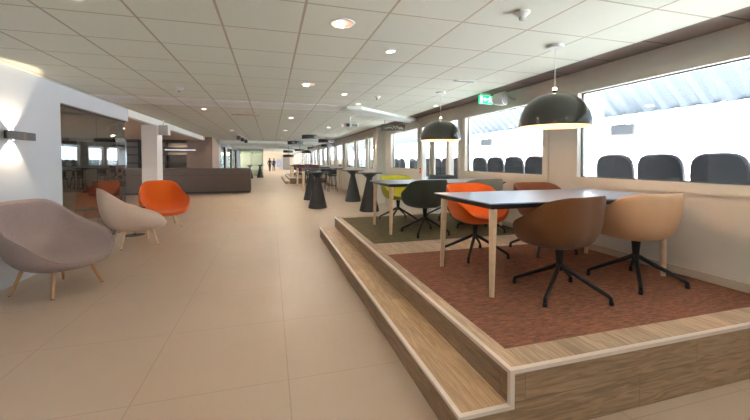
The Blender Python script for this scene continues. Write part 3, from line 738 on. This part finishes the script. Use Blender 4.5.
# end-of-hall fittings
tag(MB().box(.9, 1.7, 59.975, 59.995, .45, 1.75).build('poster', M['poster'], smooth=0), 'pale blue poster on the end wall of the hall', 'poster')
struct('door_2', MB().box(1.9, 3.0, 59.9, 60, 0, 2.1), M['grey_panel'])
t = thing('wall_lamp', 'small warm wall lamp glowing on the far left wall', 'lamp', (-2.598, 23.8, 1.85))
MB().box(0, .02, -.05, .05, -.08, .08).build('back_plate', M['chrome'], t, smooth=0)
MB().lathe([(.05, -.07), (.08, .0), (.05, .07)], 16, (.09, 0, 0)).build('lamp_shade', M['bulb'], t)
# ------------------------------------------------------------------ people at the far end
def person(label, loc, rz, top, legs, stride=.18):
    V = {'pel': (0, 0, .95, .13), 'chest': (0, .01, 1.32, .15), 'neck': (0, .01, 1.50, .06), 'head': (0, .03, 1.64, .10), 'crown': (0, .02, 1.72, .075)}
    E_ = [('pel', 'chest'), ('chest', 'neck'), ('neck', 'head'), ('head', 'crown')]
    for s, n in ((-1, 'l'), (1, 'r')):
        V['hip' + n] = (.09 * s, 0, .88, .095); V['knee' + n] = (.10 * s, .06 + stride * s * .5, .48, .065); V['ank' + n] = (.10 * s, stride * s, .09, .045); V['toe' + n] = (.11 * s, stride * s + .15, .035, .035)
        V['sh' + n] = (.19 * s, .0, 1.42, .065); V['elb' + n] = (.25 * s, -.03 - .05 * s, 1.14, .05); V['wri' + n] = (.24 * s, .08 - .1 * s, .90, .036); V['han' + n] = (.235 * s, .11 - .1 * s, .82, .034)
        E_ += [('pel', 'hip' + n), ('hip' + n, 'knee' + n), ('knee' + n, 'ank' + n), ('ank' + n, 'toe' + n), ('chest', 'sh' + n), ('sh' + n, 'elb' + n), ('elb' + n, 'wri' + n), ('wri' + n, 'han' + n)]
    keys = list(V); me = bpy.data.meshes.new('person')
    me.from_pydata([V[k][:3] for k in keys], [(keys.index(a), keys.index(b)) for a, b in E_], [])
    o = bpy.data.objects.new('person', me); COL.objects.link(o); o.location = loc; o.rotation_euler = (0, 0, rz)
    sk = o.modifiers.new('skin', 'SKIN'); sub = o.modifiers.new('sub', 'SUBSURF'); sub.levels = 1; sub.render_levels = 2
    for i, k in enumerate(keys):
        me.skin_vertices[0].data[i].radius = (V[k][3], V[k][3])
    me.skin_vertices[0].data[0].use_root = True
    m = bpy.data.materials.new('dressed figure'); m.use_nodes = True; nt = m.node_tree; L = nt.links.new; b = nt.nodes['Principled BSDF']; b.inputs['Roughness'].default_value = .85
    tc = nd(nt, 'ShaderNodeTexCoord'); s = nd(nt, 'ShaderNodeSeparateXYZ'); L(tc.outputs['Object'], s.inputs[0])
    r = nd(nt, 'ShaderNodeValToRGB'); r.color_ramp.interpolation = 'CONSTANT'
    mr = nd(nt, 'ShaderNodeMapRange'); mr.inputs['From Max'].default_value = 2.; L(s.outputs['Z'], mr.inputs['Value']); L(mr.outputs[0], r.inputs[0])
    e = r.color_ramp.elements; e[0].position = 0; e[0].color = (.01, .01, .01, 1); e[1].position = .05; e[1].color = (*legs, 1)
    for p_, c_ in ((.46, top), (.755, (.55, .33, .24))): q = e.new(p_); q.color = (*c_, 1)
    L(r.outputs[0], b.inputs['Base Color']); me.materials.append(m)
    hm = MB()
    hm.lathe([(.112, -.06), (.125, .0), (.118, .06), (.085, .11), (.03, .135)], 16, (0, -.015, 1.66)).build('hair', M['hair'], o)
    tag(o, label, 'person')
    return o
person('person in dark clothes walking in the far opening, aisle side', (-.12, 50.0, 0), PI + .3, (.02, .02, .03), (.02, .02, .025))
person('person in dark navy standing before the pale poster', (.45, 52.5, 0), PI - .5, (.035, .04, .07), (.03, .03, .05), .08)

# ------------------------------------------------------------------ outdoors
struct('terrace', MB().box(3.95, 7.0, -16, 60, -.2, .55), M['terrace'])
struct('ground_outside', MB().box(7.0, 140, -80, 140, -3.2, -3), M['terrace'])
def stadium_seat(label, y, group=None, x=4.5):
    t = thing('stadium_seat', label, 'seat', (x, y, .55), 0, group)
    o = []
    for i in range(25):
        a = PI * i / 24; o.append((.265 * abs(math.cos(a)) ** .55 * (1 if math.cos(a) >= 0 else -1), .62 + .34 * math.sin(a) ** .55))
    o = [(.235, .40)] + o + [(-.235, .40)]
    MB().prism(o, 0, .075, lambda a, b, c_: (c_ - .04 + .10 * (.97 - b), a, b)).build('backrest', M['seat_black'], t, bevel=.022)
    MB().box(.03, .48, -.25, .25, .40, .50).build('seat', M['seat_black'], t, bevel=.02)
    MB().box(.12, .30, -.05, .05, 0, .40).build('pedestal', M['gutter'], t, smooth=0)
    return t
OR = ['first', 'second', 'third', 'fourth', 'fifth', 'sixth', 'seventh', 'eighth']
near_seats = [2.58, 3.18, 3.77, 5.28, 5.87, 6.46, 7.05]
ss = stadium_seat('black rounded outdoor seat back in the near window, first from its outer end', near_seats[0])
for i, y in enumerate(near_seats[1:], 1):
    dup(ss, (4.5, y, .55), label='black rounded outdoor seat back behind the panes, %s in the row from the camera end' % OR[i])
dup(ss, (4.5, 1.99, .55), label='black rounded outdoor seat behind the near window, cut by the picture edge')
y = 8.0; i = 0
while y < 32:
    dup(ss, (4.5 if y < 11 else 4.35, y, .55), label='black outdoor seat in the long row beyond the glazed door', group='outdoor seats past the door')
    y += .6
# corrugated canopy roof
r = MB(); NY = 2100; vs = []; fs = []
y0, y1 = -16., 40.
for i in range(2):
    for j in range(NY):
        yy = y0 + (y1 - y0) * j / (NY - 1); ph = math.sin(2 * PI * yy / .42)
        zz = (2.62 if i == 0 else 6.3) + .05 * max(-.6, min(.6, ph)) ; vs.append(((9.0, 5.0)[i], yy, zz))
for j in range(NY - 1): fs.append((j, j + 1, NY + j + 1, NY + j))
vs2 = [(a, b, c_ + .03) for a, b, c_ in vs]; n_ = len(vs)
fs2 = [tuple(n_ + k for k in reversed(f_)) for f_ in fs]
r.add(vs + vs2, fs + fs2)
struct('canopy_roof', r, M['roof'])
tag(MB().box(8.95, 9.10, -8, 40, 2.52, 2.64).build('gutter', M['gutter'], smooth=0), 'grey blue gutter along the outdoor canopy edge', 'gutter', kind='structure')
struct('pillar_outside', MB().box(5.4, 5.75, 5.03, 5.42, .55, 5.9), M['stand'])
for i, (x, y, z, lb) in enumerate(((9.0, 7.25, 2.22, 'dark outdoor loudspeaker hanging below the canopy, near window'), (9.0, 13.4, 2.2, 'dark outdoor loudspeaker hanging below the canopy, second window'))):
    t = thing('outdoor_speaker', lb, 'speaker', (x, y, z), .4)
    MB().box(-.2, .2, -.28, .28, -.14, .16).build('cabinet', M['seal'], t, bevel=.05)
    MB().box(-.21, -.2, -.22, .22, -.1, .12).build('grille', M['cone'], t, smooth=0)
    MB().tube([(0, 0, .15), (0, 0, .36)], .025, 8).build('bracket', M['gutter'], t)
st = MB()
for k in range(9): st.box(48 + k * 1.2, 62, -40, 90, -3, -1.4 + k * .62)
struct('grandstand', st, M['stand'])
st = MB()
for k in range(0, 9):
    for j in range(11):
        if (j * 3 + k) % 4 != 0: st.box(48.3 + k * 1.2, 48.75 + k * 1.2, -36 + j * 11, -29 + j * 11, -1.4 + k * .62, -.9 + k * .62)
o = st.build('stand_seating', M['stand_red'], smooth=0); tag(o, 'faded reddish rows of seats on the distant stand', 'seating', kind='stuff')
struct('grandstand_cladding', MB().box(62, 63, -40, 90, -3, 5.2), M['stand_blue'])

# ------------------------------------------------------------------ world, camera, view
wd = bpy.data.worlds.new('sky'); sc.world = wd; wd.use_nodes = True
bg = wd.node_tree.nodes['Background']; bg.inputs[0].default_value = (.86, .93, 1., 1); bg.inputs[1].default_value = 7.0
sun = lamp('SUN', (0, 0, 30), 140, None, (1., .96, .9), angle=.01); sun.name = 'sun'; sun.rotation_euler = (0, -PI / 6, 0)
cam = bpy.data.cameras.new('camera'); co = bpy.data.objects.new('camera', cam); COL.objects.link(co)
F = 357.06; TH = .2843; P = .03; HOR = 160.9
cam.sensor_width = 36; cam.lens = F / 750 * 36
cyp = HOR + F * math.tan(P)
cam.shift_y = -(210 - cyp) / 750
cam.clip_end = 400; cam.clip_start = .05
co.location = (0, 0, 1.424)
co.rotation_euler = (PI / 2 - P, 0, -TH)
sc.camera = co
vs_ = sc.view_settings; vs_.view_transform = 'Standard'; vs_.look = 'None'; vs_.exposure = .68; vs_.gamma = 1.; vs_.use_curve_mapping = False
sc.cycles.use_denoising = True
sc.cycles.max_bounces = 12; sc.cycles.diffuse_bounces = 6; sc.cycles.transparent_max_bounces = 16
sc.cycles.sample_clamp_indirect = 6.
